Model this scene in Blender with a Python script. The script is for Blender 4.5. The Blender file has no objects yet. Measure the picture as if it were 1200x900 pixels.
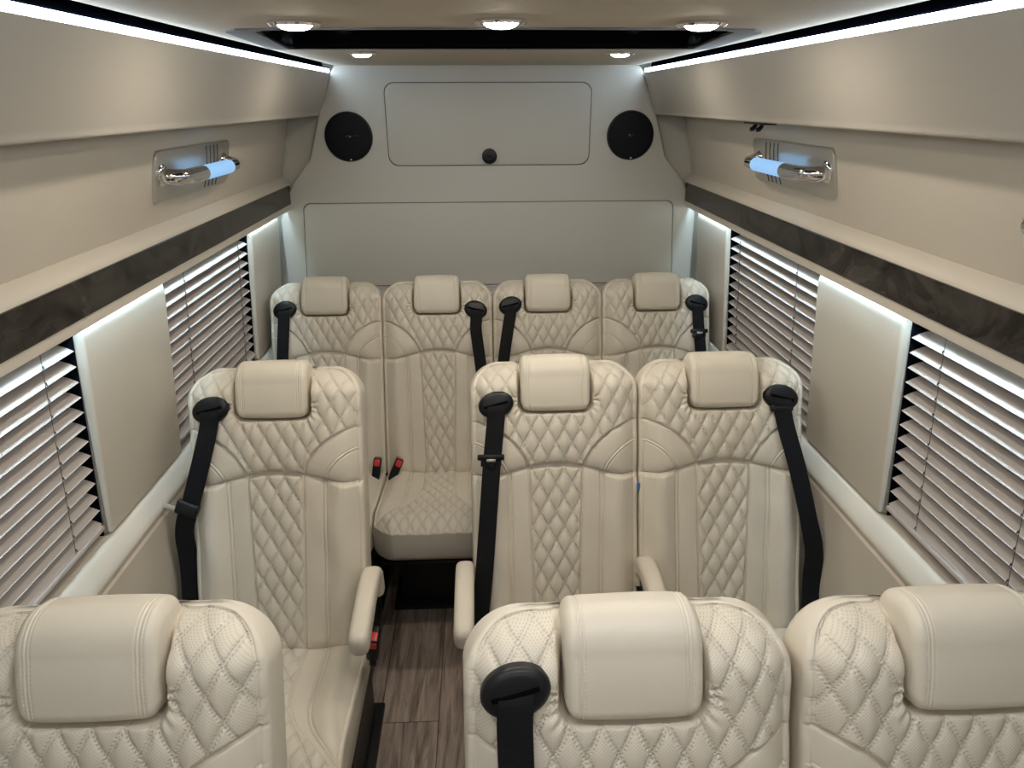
import bpy, bmesh, math
import numpy as np
from mathutils import Vector, Matrix

scene = bpy.context.scene
COL = scene.collection
PI = math.pi

# ------------------------------------------------------------------ materials
def new_mat(name):
    m = bpy.data.materials.new(name); m.use_nodes = True
    nt = m.node_tree
    return m, nt, nt.nodes['Principled BSDF']

def N(nt, kind, **kw):
    n = nt.nodes.new(kind)
    for k, v in kw.items():
        if k.startswith('_'): setattr(n, k[1:], v)
        else: n.inputs[k.replace('__', ' ')].default_value = v
    return n

def mth(nt, op, a, b=None, c=None):
    n = nt.nodes.new('ShaderNodeMath'); n.operation = op
    for i, v in enumerate((a, b, c)):
        if v is None: continue
        if isinstance(v, (int, float)): n.inputs[i].default_value = v
        else: nt.links.new(v, n.inputs[i])
    return n.outputs[0]

def plain(name, col, rough=.5, metal=0., noise=0., nscale=200., bump=0., bscale=900., coat=0., spec=.5):
    m, nt, b = new_mat(name)
    b.inputs['Base Color'].default_value = (*col, 1)
    b.inputs['Roughness'].default_value = rough
    b.inputs['Metallic'].default_value = metal
    b.inputs['Coat Weight'].default_value = coat
    b.inputs['Specular IOR Level'].default_value = spec
    tc = nt.nodes.new('ShaderNodeTexCoord')
    if noise:
        n = N(nt, 'ShaderNodeTexNoise', Scale=nscale, Detail=4.0)
        nt.links.new(tc.outputs['Object'], n.inputs['Vector'])
        r = nt.nodes.new('ShaderNodeMapRange')
        r.inputs['To Min'].default_value = 1 - noise; r.inputs['To Max'].default_value = 1 + noise
        nt.links.new(n.outputs['Fac'], r.inputs['Value'])
        mx = nt.nodes.new('ShaderNodeVectorMath'); mx.operation = 'SCALE'
        mx.inputs[0].default_value = col
        nt.links.new(r.outputs[0], mx.inputs['Scale'])
        nt.links.new(mx.outputs[0], b.inputs['Base Color'])
    if bump:
        n2 = N(nt, 'ShaderNodeTexNoise', Scale=bscale, Detail=3.0)
        nt.links.new(tc.outputs['Object'], n2.inputs['Vector'])
        bp = N(nt, 'ShaderNodeBump', Strength=bump, Distance=.001)
        nt.links.new(n2.outputs['Fac'], bp.inputs['Height'])
        nt.links.new(bp.outputs[0], b.inputs['Normal'])
    return m

def emit(name, col, strength):
    m, nt, b = new_mat(name)
    b.inputs['Base Color'].default_value = (.8, .8, .8, 1)
    b.inputs['Emission Color'].default_value = (*col, 1)
    b.inputs['Emission Strength'].default_value = strength
    return m

def leather_mat():
    m, nt, b = new_mat('cream_leather')
    col = (.665, .605, .505)
    b.inputs['Roughness'].default_value = .42
    b.inputs['Specular IOR Level'].default_value = .42
    tc = nt.nodes.new('ShaderNodeTexCoord')
    n = N(nt, 'ShaderNodeTexNoise', Scale=14.0, Detail=3.0)
    nt.links.new(tc.outputs['Object'], n.inputs['Vector'])
    tint = mth(nt, 'MULTIPLY_ADD', n.outputs['Fac'], .08, .96)
    # perforations inside the quilted diamonds: small punched holes on a staggered lattice
    auv = nt.nodes.new('ShaderNodeAttribute'); auv.attribute_name = 'pad_uv'
    aq = nt.nodes.new('ShaderNodeAttribute'); aq.attribute_name = 'quilt'
    sep = nt.nodes.new('ShaderNodeSeparateXYZ'); nt.links.new(auv.outputs['Vector'], sep.inputs[0])
    u = mth(nt, 'DIVIDE', sep.outputs[0], .0042); v = mth(nt, 'DIVIDE', sep.outputs[1], .0042)
    p = mth(nt, 'ADD', u, v); q = mth(nt, 'SUBTRACT', u, v)
    fp = mth(nt, 'SUBTRACT', mth(nt, 'FRACT', p), .5); fq = mth(nt, 'SUBTRACT', mth(nt, 'FRACT', q), .5)
    d = mth(nt, 'SQRT', mth(nt, 'ADD', mth(nt, 'MULTIPLY', fp, fp), mth(nt, 'MULTIPLY', fq, fq)))
    hole = mth(nt, 'LESS_THAN', d, .20)
    hole = mth(nt, 'MULTIPLY', hole, mth(nt, 'GREATER_THAN', aq.outputs['Fac'], .5))
    ast = nt.nodes.new('ShaderNodeAttribute'); ast.attribute_name = 'stitch'
    shade = mth(nt, 'SUBTRACT', 1.0, mth(nt, 'ADD', mth(nt, 'MULTIPLY', hole, .28), mth(nt, 'MULTIPLY', ast.outputs['Fac'], .34)))
    mx = nt.nodes.new('ShaderNodeVectorMath'); mx.operation = 'SCALE'
    mx.inputs[0].default_value = col
    nt.links.new(mth(nt, 'MULTIPLY', shade, tint), mx.inputs['Scale'])
    nt.links.new(mx.outputs[0], b.inputs['Base Color'])
    g = N(nt, 'ShaderNodeTexNoise', Scale=700.0, Detail=3.0)
    nt.links.new(tc.outputs['Object'], g.inputs['Vector'])
    bp = N(nt, 'ShaderNodeBump', Strength=.10, Distance=.001)
    nt.links.new(g.outputs['Fac'], bp.inputs['Height'])
    nt.links.new(bp.outputs[0], b.inputs['Normal'])
    return m

def wood_floor_mat():
    m, nt, b = new_mat('wood_plank_floor')
    tc = nt.nodes.new('ShaderNodeTexCoord')
    sep = nt.nodes.new('ShaderNodeSeparateXYZ'); nt.links.new(tc.outputs['Object'], sep.inputs[0])
    px = mth(nt, 'DIVIDE', mth(nt, 'ADD', sep.outputs[0], .338), .162)
    idx = mth(nt, 'FLOOR', px); fx = mth(nt, 'FRACT', px)
    py = mth(nt, 'ADD', mth(nt, 'DIVIDE', mth(nt, 'SUBTRACT', sep.outputs[1], 1.54), 1.1), mth(nt, 'MULTIPLY', idx, .37))
    idy = mth(nt, 'FLOOR', py); fy = mth(nt, 'FRACT', py)
    cv = nt.nodes.new('ShaderNodeCombineXYZ'); nt.links.new(idx, cv.inputs[0]); nt.links.new(idy, cv.inputs[1])
    wn = nt.nodes.new('ShaderNodeTexWhiteNoise'); wn.noise_dimensions = '2D'; nt.links.new(cv.outputs[0], wn.inputs['Vector'])
    # grain
    gv = nt.nodes.new('ShaderNodeCombineXYZ')
    nt.links.new(mth(nt, 'MULTIPLY', sep.outputs[0], 46.0), gv.inputs[0])
    nt.links.new(mth(nt, 'MULTIPLY_ADD', sep.outputs[1], 4.0, mth(nt, 'MULTIPLY', wn.outputs['Value'], 31.0)), gv.inputs[1])
    g = N(nt, 'ShaderNodeTexNoise', Scale=1.0, Detail=7.0, Roughness=.62, Distortion=.8)
    nt.links.new(gv.outputs[0], g.inputs['Vector'])
    ramp = nt.nodes.new('ShaderNodeValToRGB')
    e = ramp.color_ramp.elements
    e[0].position = .30; e[0].color = (.11, .078, .063, 1)
    e[1].position = .72; e[1].color = (.56, .46, .39, 1)
    el = e.new(.5); el.color = (.34, .262, .212, 1)
    nt.links.new(g.outputs['Fac'], ramp.inputs['Fac'])
    edge = mth(nt, 'MINIMUM', mth(nt, 'MULTIPLY', mth(nt, 'MINIMUM', fx, mth(nt, 'SUBTRACT', 1.0, fx)), .162),
               mth(nt, 'MULTIPLY', mth(nt, 'MINIMUM', fy, mth(nt, 'SUBTRACT', 1.0, fy)), 1.1))
    line = mth(nt, 'GREATER_THAN', edge, .0014)
    fac = mth(nt, 'MULTIPLY', mth(nt, 'MULTIPLY_ADD', wn.outputs['Value'], .5, .75), mth(nt, 'MULTIPLY_ADD', line, .75, .25))
    mx = nt.nodes.new('ShaderNodeVectorMath'); mx.operation = 'SCALE'
    nt.links.new(ramp.outputs['Color'], mx.inputs[0]); nt.links.new(fac, mx.inputs['Scale'])
    nt.links.new(mx.outputs[0], b.inputs['Base Color'])
    b.inputs['Roughness'].default_value = .42
    bp = N(nt, 'ShaderNodeBump', Strength=.25, Distance=.001)
    nt.links.new(mth(nt, 'MULTIPLY', g.outputs['Fac'], line), bp.inputs['Height'])
    nt.links.new(bp.outputs[0], b.inputs['Normal'])
    return m

def dark_wood_mat():
    m, nt, b = new_mat('dark_burl_veneer')
    tc = nt.nodes.new('ShaderNodeTexCoord')
    mp = nt.nodes.new('ShaderNodeMapping'); mp.inputs['Scale'].default_value = (5, 5, 9)
    nt.links.new(tc.outputs['Object'], mp.inputs[0])
    n = N(nt, 'ShaderNodeTexNoise', Scale=1.2, Detail=6.0, Roughness=.6, Distortion=2.5)
    nt.links.new(mp.outputs[0], n.inputs['Vector'])
    r = nt.nodes.new('ShaderNodeValToRGB'); e = r.color_ramp.elements
    e[0].position = .36; e[0].color = (.006, .0055, .005, 1)
    e[1].position = .72; e[1].color = (.05, .044, .038, 1)
    nt.links.new(n.outputs['Fac'], r.inputs['Fac']); nt.links.new(r.outputs[0], b.inputs['Base Color'])
    b.inputs['Roughness'].default_value = .16
    b.inputs['Specular IOR Level'].default_value = .3
    return m

def webbing_mat():
    m, nt, b = new_mat('black_webbing')
    b.inputs['Base Color'].default_value = (.006, .006, .0075, 1)
    b.inputs['Roughness'].default_value = .65
    b.inputs['Specular IOR Level'].default_value = .18
    tc = nt.nodes.new('ShaderNodeTexCoord')
    w = nt.nodes.new('ShaderNodeTexWave'); w.inputs['Scale'].default_value = 130.0; w.bands_direction = 'Z'
    nt.links.new(tc.outputs['Object'], w.inputs['Vector'])
    bp = N(nt, 'ShaderNodeBump', Strength=.25, Distance=.0006)
    nt.links.new(w.outputs['Fac'], bp.inputs['Height']); nt.links.new(bp.outputs[0], b.inputs['Normal'])
    return m

M = dict(
    leather=leather_mat(),
    vinyl=plain('cream_vinyl', (.535, .485, .41), .46, noise=.03, nscale=9, bump=.12, bscale=1100),
    cabinet=plain('tan_vinyl', (.395, .365, .32), .38, noise=.03, nscale=7, bump=.10, bscale=1100),
    ceiling=plain('tan_headliner', (.44, .385, .305), .85, noise=.06, nscale=300, bump=.15),
    backvinyl=plain('pale_vinyl', (.50, .485, .44), .5, noise=.04, nscale=400, bump=.12, bscale=1100),
    floor=wood_floor_mat(),
    veneer=dark_wood_mat(),
    webbing=webbing_mat(),
    plastic=plain('black_plastic', (.006, .006, .0075), .36, bump=.06, bscale=1500, spec=.35),
    mesh=plain('black_grille', (.003, .0035, .006), .6, bump=.5, bscale=600, spec=.2),
    gloss=plain('gloss_black', (.004, .004, .005), .05, coat=.5),
    steel=plain('black_steel', (.012, .012, .013), .5),
    dark=plain('dark_gap', (.004, .005, .009), .9, spec=.0),
    slot=plain('slot_shade', (.002, .002, .002), .9, spec=.05),
    groove_shade=plain('dark_groove_shade', (.06, .055, .05), .7),
    chrome=plain('chrome', (.78, .78, .80), .07, 1.0),
    darkchrome=plain('dark_chrome', (.10, .10, .11), .5, 0., spec=.12),
    satin=plain('satin_metal', (.62, .60, .56), .30, .85),
    slat=plain('aluminium_slat', (.43, .385, .355), .55, 0.),
    cord=plain('cord_fibre', (.05, .045, .045), .8),
    red=plain('red_button', (.62, .035, .03), .4),
    blue=plain('blue_tag', (.08, .17, .42), .5),
    glass=plain('dark_window_glass', (.012, .014, .018), .06),
    led=emit('cool_led', (.68, .84, 1.0), 16.5),
    ledhid=emit('cool_led_hidden', (.58, .82, 1.0), 44.0),
    ice=emit('ice_blue_tube', (.25, .50, .84), .80),
    # tube glows by itself: keep its body colour dim
    lens_fill=emit('neutral_fill_lens', (1.0, .985, .97), 150.0),
    lens=emit('warm_lens', (1.0, .90, .75), 220.0),
)

M['ice'].node_tree.nodes['Principled BSDF'].inputs['Base Color'].default_value = (.12, .18, .25, 1)
# ------------------------------------------------------------------ mesh helpers
def link(name, me, parent=None, loc=None):
    o = bpy.data.objects.new(name, me); COL.objects.link(o)
    if parent is not None: o.parent = parent
    if loc is not None: o.location = loc
    return o

def mesh_np(name, V, F, mat, sharp=None):
    """V (n,3) array, F list of index lists or (m,4) array"""
    me = bpy.data.meshes.new(name)
    V = np.asarray(V, dtype=np.float32)
    if isinstance(F, np.ndarray):
        nl = F.size; cnt = np.full(len(F), F.shape[1], dtype=np.int32); flat = F.astype(np.int32).ravel()
    else:
        cnt = np.array([len(f) for f in F], dtype=np.int32); flat = np.array([i for f in F for i in f], dtype=np.int32); nl = len(flat)
    me.vertices.add(len(V)); me.vertices.foreach_set('co', V.ravel())
    me.loops.add(nl); me.loops.foreach_set('vertex_index', flat)
    me.polygons.add(len(cnt))
    st = np.zeros(len(cnt), dtype=np.int32); st[1:] = np.cumsum(cnt)[:-1]
    me.polygons.foreach_set('loop_start', st)
    me.update(calc_edges=True); me.validate()
    me.polygons.foreach_set('use_smooth', np.ones(len(me.polygons), dtype=bool))
    if sharp: me.set_sharp_from_angle(angle=math.radians(sharp))
    me.materials.append(mat)
    return me

class MB:
    def __init__(s): s.v = []; s.f = []
    def add(s, V, F):
        o = len(s.v); s.v += [tuple(map(float, p)) for p in V]; s.f += [[i + o for i in f] for f in F]; return s
    def box(s, c, size, bev=0., seg=2, mat=None):
        bm = bmesh.new(); bmesh.ops.create_cube(bm, size=1)
        for v in bm.verts: v.co = Vector((v.co.x * size[0], v.co.y * size[1], v.co.z * size[2]))
        if bev: bmesh.ops.bevel(bm, geom=list(bm.edges), offset=bev, segments=seg, profile=.5, affect='EDGES')
        for v in bm.verts:
            if mat is not None: v.co = mat @ v.co
            v.co += Vector(c)
        bm.verts.index_update()
        s.add([v.co for v in bm.verts], [[v.index for v in f.verts] for f in bm.faces]); bm.free(); return s
    def extr(s, prof, y0, y1, ny=1):
        """closed (x,z) polygon extruded along y"""
        n = len(prof); a = sum(prof[i][0] * prof[(i + 1) % n][1] - prof[(i + 1) % n][0] * prof[i][1] for i in range(n))
        if a < 0: prof = prof[::-1]
        V = []; F = []
        for k in range(ny + 1):
            y = y0 + (y1 - y0) * k / ny; V += [(x, y, z) for x, z in prof]
        for k in range(ny):
            for i in range(n):
                j = (i + 1) % n; F.append([k * n + i, k * n + j, (k + 1) * n + j, (k + 1) * n + i])
        F.append(list(range(n))); F.append([ny * n + i for i in range(n)][::-1])
        F = [f[::-1] for f in F] if False else F
        return s.add(V, F)
    def prism(s, poly, org, ux, uy, d, bev=0.):
        """polygon in plane (ux,uy) at org, extruded by vector d; optional bevelled far face"""
        org, ux, uy, d = map(Vector, (org, ux, uy, d)); n = len(poly)
        cx = sum(p[0] for p in poly) / n; cy = sum(p[1] for p in poly) / n
        V = [org + ux * p[0] + uy * p[1] for p in poly]
        rings = [V]
        if bev:
            dn = d.normalized(); L = d.length
            for k in range(4):
                t = k / 3 * PI / 2; ins = bev * (1 - math.cos(t)); h = L - bev + bev * math.sin(t)
                ring = []
                for i, p in enumerate(poly):
                    a = poly[i - 1]; b_ = poly[(i + 1) % n]
                    tx, ty = b_[0] - a[0], b_[1] - a[1]; l = math.hypot(tx, ty) or 1
                    nx, ny = -ty / l, tx / l
                    ar = sum(poly[q][0] * poly[(q + 1) % n][1] - poly[(q + 1) % n][0] * poly[q][1] for q in range(n))
                    if ar < 0: nx, ny = -nx, -ny
                    ring.append(org + ux * (p[0] + nx * ins) + uy * (p[1] + ny * ins) + dn * h)
                rings.append(ring)
        else:
            rings.append([p + d for p in V])
        VV = [q for r in rings for q in r]; F = []
        for k in range(len(rings) - 1):
            for i in range(n):
                j = (i + 1) % n; F.append([k * n + i, k * n + j, (k + 1) * n + j, (k + 1) * n + i])
        F.append(list(range(n))[::-1]); F.append([(len(rings) - 1) * n + i for i in range(n)])
        return s.add(VV, F)
    def tube(s, pts, r, n=14, cap=True, flat=(1, 1), up=(0, 0, 1)):
        pts = [Vector(p) for p in pts]; rs = r if hasattr(r, '__len__') else [r] * len(pts)
        V = []; F = []; prev = None
        for i, p in enumerate(pts):
            t = (pts[min(i + 1, len(pts) - 1)] - pts[max(i - 1, 0)]).normalized()
            if prev is None:
                u = Vector(up); u = (u - t * u.dot(t))
                if u.length < 1e-3: u = Vector((1, 0, 0)); u = u - t * u.dot(t)
                u.normalize()
            else:
                u = (prev - t * prev.dot(t)).normalized()
            prev = u; w = t.cross(u)
            for k in range(n):
                a = 2 * PI * k / n; V.append(p + (u * math.cos(a) * flat[0] + w * math.sin(a) * flat[1]) * rs[i])
        m = len(pts)
        for i in range(m - 1):
            for k in range(n):
                j = (k + 1) % n; F.append([i * n + k, i * n + j, (i + 1) * n + j, (i + 1) * n + k])
        if cap: F.append(list(range(n))[::-1]); F.append([(m - 1) * n + k for k in range(n)])
        return s.add(V, F)
    def lathe(s, prof, org, axis, n=40, u=None, sx=1., sy=1.):
        """prof: (r,h) list from centre outward / along; axis direction"""
        ax = Vector(axis).normalized(); uu = Vector(u) if u else ax.orthogonal(); uu = (uu - ax * uu.dot(ax)).normalized(); w = ax.cross(uu)
        org = Vector(org); V = []; F = []
        for r, h in prof:
            for k in range(n):
                a = 2 * PI * k / n; V.append(org + ax * h + (uu * math.cos(a) * sx + w * math.sin(a) * sy) * max(r, 1e-5))
        for i in range(len(prof) - 1):
            for k in range(n):
                j = (k + 1) % n; F.append([i * n + k, i * n + j, (i + 1) * n + j, (i + 1) * n + k])
        F.append(list(range(n))[::-1]); F.append([(len(prof) - 1) * n + k for k in range(n)])
        return s.add(V, F)
    def mesh(s, name, mat, sharp=40):
        me = mesh_np(name, np.array(s.v), s.f, mat, None)
        bm = bmesh.new(); bm.from_mesh(me); bmesh.ops.recalc_face_normals(bm, faces=bm.faces); bm.to_mesh(me); bm.free()
        me.polygons.foreach_set('use_smooth', np.ones(len(me.polygons), dtype=bool))
        if sharp: me.set_sharp_from_angle(angle=math.radians(sharp))
        return me
    def obj(s, name, mat, parent=None, sharp=40):
        return link(name, s.mesh(name, mat, sharp), parent)

def tag(o, label, cat=None, group=None, kind=None):
    if label: o['label'] = label
    if cat: o['category'] = cat
    if group: o['group'] = group
    if kind: o['kind'] = kind
    return o

def thing(name, label, cat, loc=(0, 0, 0), group=None):
    o = bpy.data.objects.new(name, None); COL.objects.link(o); o.location = loc; o.empty_display_size = .05
    return tag(o, label, cat, group)

def rrect(x0, z0, x1, z1, r, n=6):
    P = []
    for cx, cz, a0 in ((x1 - r, z1 - r, 0), (x0 + r, z1 - r, 90), (x0 + r, z0 + r, 180), (x1 - r, z0 + r, 270)):
        for k in range(n + 1):
            a = math.radians(a0 + 90 * k / n); P.append((cx + r * math.cos(a), cz + r * math.sin(a)))
    return P

def sm(x):
    x = np.clip(x, 0, 1); return x * x * (3 - 2 * x)

# ------------------------------------------------------------------ camera
CAM = np.array([-.03504, 0, 1.6]); PIT, YAW, ROL = .372218, .0421843, -.0031923
cp, sp, cy, sy = math.cos(PIT), math.sin(PIT), math.cos(YAW), math.sin(YAW)
fw = Vector((sy * cp, cy * cp, -sp)); rt = Vector((cy, -sy, 0)); up = rt.cross(fw)
r2 = rt * math.cos(ROL) + up * math.sin(ROL); u2 = -rt * math.sin(ROL) + up * math.cos(ROL)
cam = bpy.data.cameras.new('camera'); co = bpy.data.objects.new('camera', cam); COL.objects.link(co)
mw = Matrix((r2, u2, -fw)).transposed().to_4x4(); mw.translation = Vector(CAM); co.matrix_world = mw
cam.sensor_width = 36; cam.sensor_fit = 'HORIZONTAL'; cam.lens = 850 / 1200 * 36; cam.clip_start = .02
scene.camera = co

# ------------------------------------------------------------------ setting
Y0, Y1 = -1.2, 2.66
SIDE = {-1: 'left', 1: 'right'}
def st(o, label=None): o['kind'] = 'structure'; 
def struct(name, mb, mat, label, cat=None, sharp=40):
    o = mb.obj(name, mat, None, sharp); o['kind'] = 'structure'; o['label'] = label; o['category'] = cat or name.split('_')[0]
    return o

f = MB(); f.box((0, (Y0 + Y1) / 2, -.02), (1.72, Y1 - Y0, .04)); struct('floor', f, M['floor'], 'brown wood-plank floor showing in the aisle')

def arc(cx, cz, r, a0, a1, n=6):
    return [(cx + r * math.cos(math.radians(a0 + (a1 - a0) * k / n)), cz + r * math.sin(math.radians(a0 + (a1 - a0) * k / n))) for k in range(n + 1)]

for sg in (-1, 1):
    S = SIDE[sg]
    prof = [(.735, 0), (.742, .30), (.7425, .748)]
    # groove, then padded rail rolling out to the sill
    prof += [(.7475, .752), (.7475, .7585), (.7425, .762), (.7405, .768), (.7415, .7745), (.746, .782), (.7535, .792), (.761, .801), (.7665, .8055), (.772, .807)]
    prof += [(.828, .806), (.800, 1.279), (.716, 1.279), (.716, 1.247), (.713, 1.2437), (.705, 1.2437), (.7008, 1.2465), (.70, 1.2639), (.70, 1.3289)]
    prof += [(.7005, 1.333), (.703, 1.3385), (.709, 1.345), (.716, 1.351), (.7215, 1.3545), (.7235, 1.3562), (.7255, 1.3565), (.7238, 1.3585), (.685, 1.552), (.683, 1.575), (.683, 1.74), (.88, 1.74), (.88, 0)]
    w = MB(); w.extr([(sg * x, z) for x, z in prof], Y0, Y1, 1)
    struct('wall_' + S, w, M['vinyl'], 'cream padded %s side wall with sill rail below the blinds' % S, 'wall', 30)
    v = MB(); v.extr([(sg * x, z) for x, z in ((.7005, 1.2645), (.7005, 1.3285), (.6968, 1.3275), (.6955, 1.3262), (.6955, 1.2668), (.6968, 1.2655))], Y0, 2.628)
    # the end cap joint near the rear wall
    struct('trim_%d' % (1 if sg < 0 else 2), v, M['veneer'], 'glossy dark burl strip along the %s wall above the blinds' % S, 'trim', 20)

# ceiling slab, side channels, rear wall
HOLE = [(-.452, 1.355), (-.425, 1.315), (-.33, 1.293), (0, 1.285), (.33, 1.293), (.425, 1.315), (.452, 1.355), (.487, 1.762), (.470, 1.780), (-.470, 1.780), (-.487, 1.762)]
from mathutils.geometry import tessellate_polygon
rect = [(-.503, Y0), (.503, Y0), (.503, Y1), (-.503, Y1)]
allp = rect + HOLE; nA = len(allp)
tri = tessellate_polygon([[Vector((x, y, 0)) for x, y in rect], [Vector((x, y, 0)) for x, y in HOLE]])
c = MB(); nH = len(HOLE)
c.add([(x, y, 1.710) for x, y in allp] + [(x, y, 1.80) for x, y in allp],
      [list(t_) for t_ in tri] + [[i + nA for i in t_] for t_ in tri] + [[i, (i + 1) % 4, nA + (i + 1) % 4, nA + i] for i in range(4)] +
      [[4 + i, 4 + (i + 1) % nH, nA + 4 + (i + 1) % nH, nA + 4 + i] for i in range(nH)])
struct('ceiling', c, M['ceiling'], 'tan fabric ceiling with recessed lights', 'ceiling')
for sg in (-1, 1):
    d = MB(); d.extr([(sg * x, z) for x, z in ((.503, 1.722), (.60, 1.722), (.60, 1.745), (.503, 1.745))], Y0, Y1)
    struct('trim_%d' % (3 if sg < 0 else 4), d, M['dark'], 'dark recessed channel above the %s light strip' % SIDE[sg], 'trim')

bw = MB()
half = [(.5035, 1.715), (.521, 1.69), (.5335, 1.655), (.573, 1.555), (.615, 1.415), (.675, 1.345), (.72, 1.27), (.7385, 1.21), (.739, 1.0), (.739, .96)]
poly = [(-x, z) for x, z in half] + [(x, z) for x, z in half[::-1]]
bw.box((0, 2.70, .86), (1.76, .05, 1.76))
bw.prism(poly, (0, 2.68, 0), (1, 0, 0), (0, 0, 1), (0, -.056, 0), bev=.006)
bw.box((0, 2.62, .485), (1.476, .13, .955), .012, 3)
struct('wall_back', bw, M['backvinyl'], 'pale padded rear wall behind the back seats', 'wall', 35)
fr = MB(); fr.box((0, Y0 - .02, .86), (1.76, .04, 1.76)); struct('wall_front', fr, M['vinyl'], 'plain cream wall added out of view to close in the light', 'wall')  # unseen closing wall, added to bounce light back into the cabin

# rounded fillers between rear wall and side walls
YB = 2.624

# rear wall hatches
def hatch(name, label, poly, y, latch=None):
    t = thing(name, label, 'panel', (0, y, 0))
    cx = sum(p[0] for p in poly) / len(poly); cz = sum(p[1] for p in poly) / len(poly)
    big = [(cx + (p[0] - cx) * (1 + .0022 / max(abs(p[0] - cx), .05)) , cz + (p[1] - cz) * (1 + .0022 / max(abs(p[1] - cz), .05))) for p in poly]
    MB().prism(big, (0, .001, 0), (1, 0, 0), (0, 0, 1), (0, -.0022, 0)).obj('groove_shade', M['groove_shade'], t)  # dark plate standing in for the shaded gap around the door
    MB().prism(poly, (0, .001, 0), (1, 0, 0), (0, 0, 1), (0, -.0055, 0), bev=.0028).obj('door_panel', M['backvinyl'], t)
    if latch:
        k = MB().lathe([(.0005, -.016), (.010, -.016), (.0105, -.012), (.0175, -.011), (.019, -.014), (.0245, -.013), (.026, -.009), (.026, 0)][::-1], (latch[0], -.004, latch[1]), (0, 1, 0), 36)
        lk = k.obj('latch', M['plastic'], t); lk['label'] = 'round black push latch'
        MB().box((latch[0], -.021, latch[1]), (.016, .004, .005), .0015).obj('latch_slot', M['gloss'], lk)
    return t
def trap(xt, zt, xb, zb, r):
    P = rrect(-1, zb, 1, zt, r)
    out = []
    for x, z in P:
        h = xb + (xt - xb) * (z - zb) / (zt - zb)
        out.append((math.copysign(h - (1 - abs(x)), x), z))
    return out
hatch('access_panel', 'smaller upper rounded access panel with black round latch on rear wall', trap(.3475, 1.657, .3445, 1.393, .034), YB, (0, 1.422))
hatch('access_panel', 'wide lower access panel on rear wall just above the back seats', trap(.652, 1.266, .668, .972, .024), YB)

def speaker(sx, lab):
    t = thing('speaker', lab, 'speaker', (sx, YB, 1.488), 'round speakers in the rear wall')
    MB().lathe([(.081, 0), (.081, -.0045), (.0795, -.0072), (.0775, -.0078), (.0765, -.0060)], (0, 0, 0), (0, 1, 0), 64).obj('rim', M['plastic'], t)
    pr = [(.0768, -.0055)] + [(.0768 * math.cos(a), -.0058 - .0055 * math.sin(a)) for a in np.linspace(.1, PI / 2 - .02, 12)]
    MB().lathe(pr, (0, 0, 0), (0, 1, 0), 64).obj('grille', M['mesh'], t)
    bd = MB().box((.028, -.0112, .003), (.018, .002, .0022), .0006).box((0, -.0125, 0), (.02, .002, .010), .0008); bd.obj('badge', M['gloss'], t)
    MB().lathe([(.0035, 0), (.0035, -.012), (.002, -.0135), (.0004, -.0138)], (.004, 0, -.074), (0, 1, 0), 14).obj('screw', M['chrome'], t)
speaker(-.477, 'black round speaker on the rear wall left of the upper access panel')
speaker(.4865, 'black round speaker on the rear wall right of the upper access panel')

# overhead cabinets + light strips
for sg in (-1, 1):
    S = SIDE[sg]
    P = [(.522, 1.6875), (.5245, 1.679), (.531, 1.655), (.540, 1.628), (.549, 1.602), (.5575, 1.582), (.5635, 1.5690)]
    P += arc(.5725, 1.5605, .0060, 170, 270, 6) + [(.70, 1.5525), (.70, 1.722), (.548, 1.722), (.546, 1.6875)]
    a = thing('overhead_cabinet', 'long tan overhead cabinet running along the %s side under the ceiling' % S, 'cabinet', (sg * .6, 1, 1.552))
    o = MB().extr([(sg * x - sg * .6, z - 1.552) for x, z in P], Y0 - 1, 2.618 - 1, 1).obj('cabinet_body', M['cabinet'], a, 45)
    l = thing('light_strip', 'bright cool white LED strip along the top of the %s overhead cabinet' % S, 'light', (sg * .53, 1, 1.688), 'cabinet light strips')
    MB().extr([(sg * x - sg * .53, z - 1.688) for x, z in ((.5225, 1.688), (.5215, 1.6895), (.5215, 1.6975), (.5230, 1.699), (.540, 1.699), (.540, 1.688))], Y0 - 1, 2.612 - 1, 48).obj('diffuser', M['led'], l)
    MB().extr([(sg * x - sg * .53, z - 1.688) for x, z in ((.5235, 1.6995), (.5235, 1.702), (.5425, 1.702), (.5425, 1.7215), (.5455, 1.7215), (.5455, 1.688), (.5415, 1.688), (.5415, 1.6995))], Y0 - 1, 2.612 - 1, 1).obj('strip_channel', M['dark'], l)
    v = thing('light_strip', 'cool white light strip tucked behind the dark trim above the %s blinds' % S, 'light', (sg * .727, 1, 1.256), 'hidden window light strips')
    MB().extr([(sg * x - sg * .727, z - 1.256) for x, z in ((.7185, 1.2695), (.7185, 1.2765), (.7265, 1.2765), (.7265, 1.2695))], Y0 - 1, 2.60 - 1, 48).obj('led_tape', M['ledhid'], v)

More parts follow.
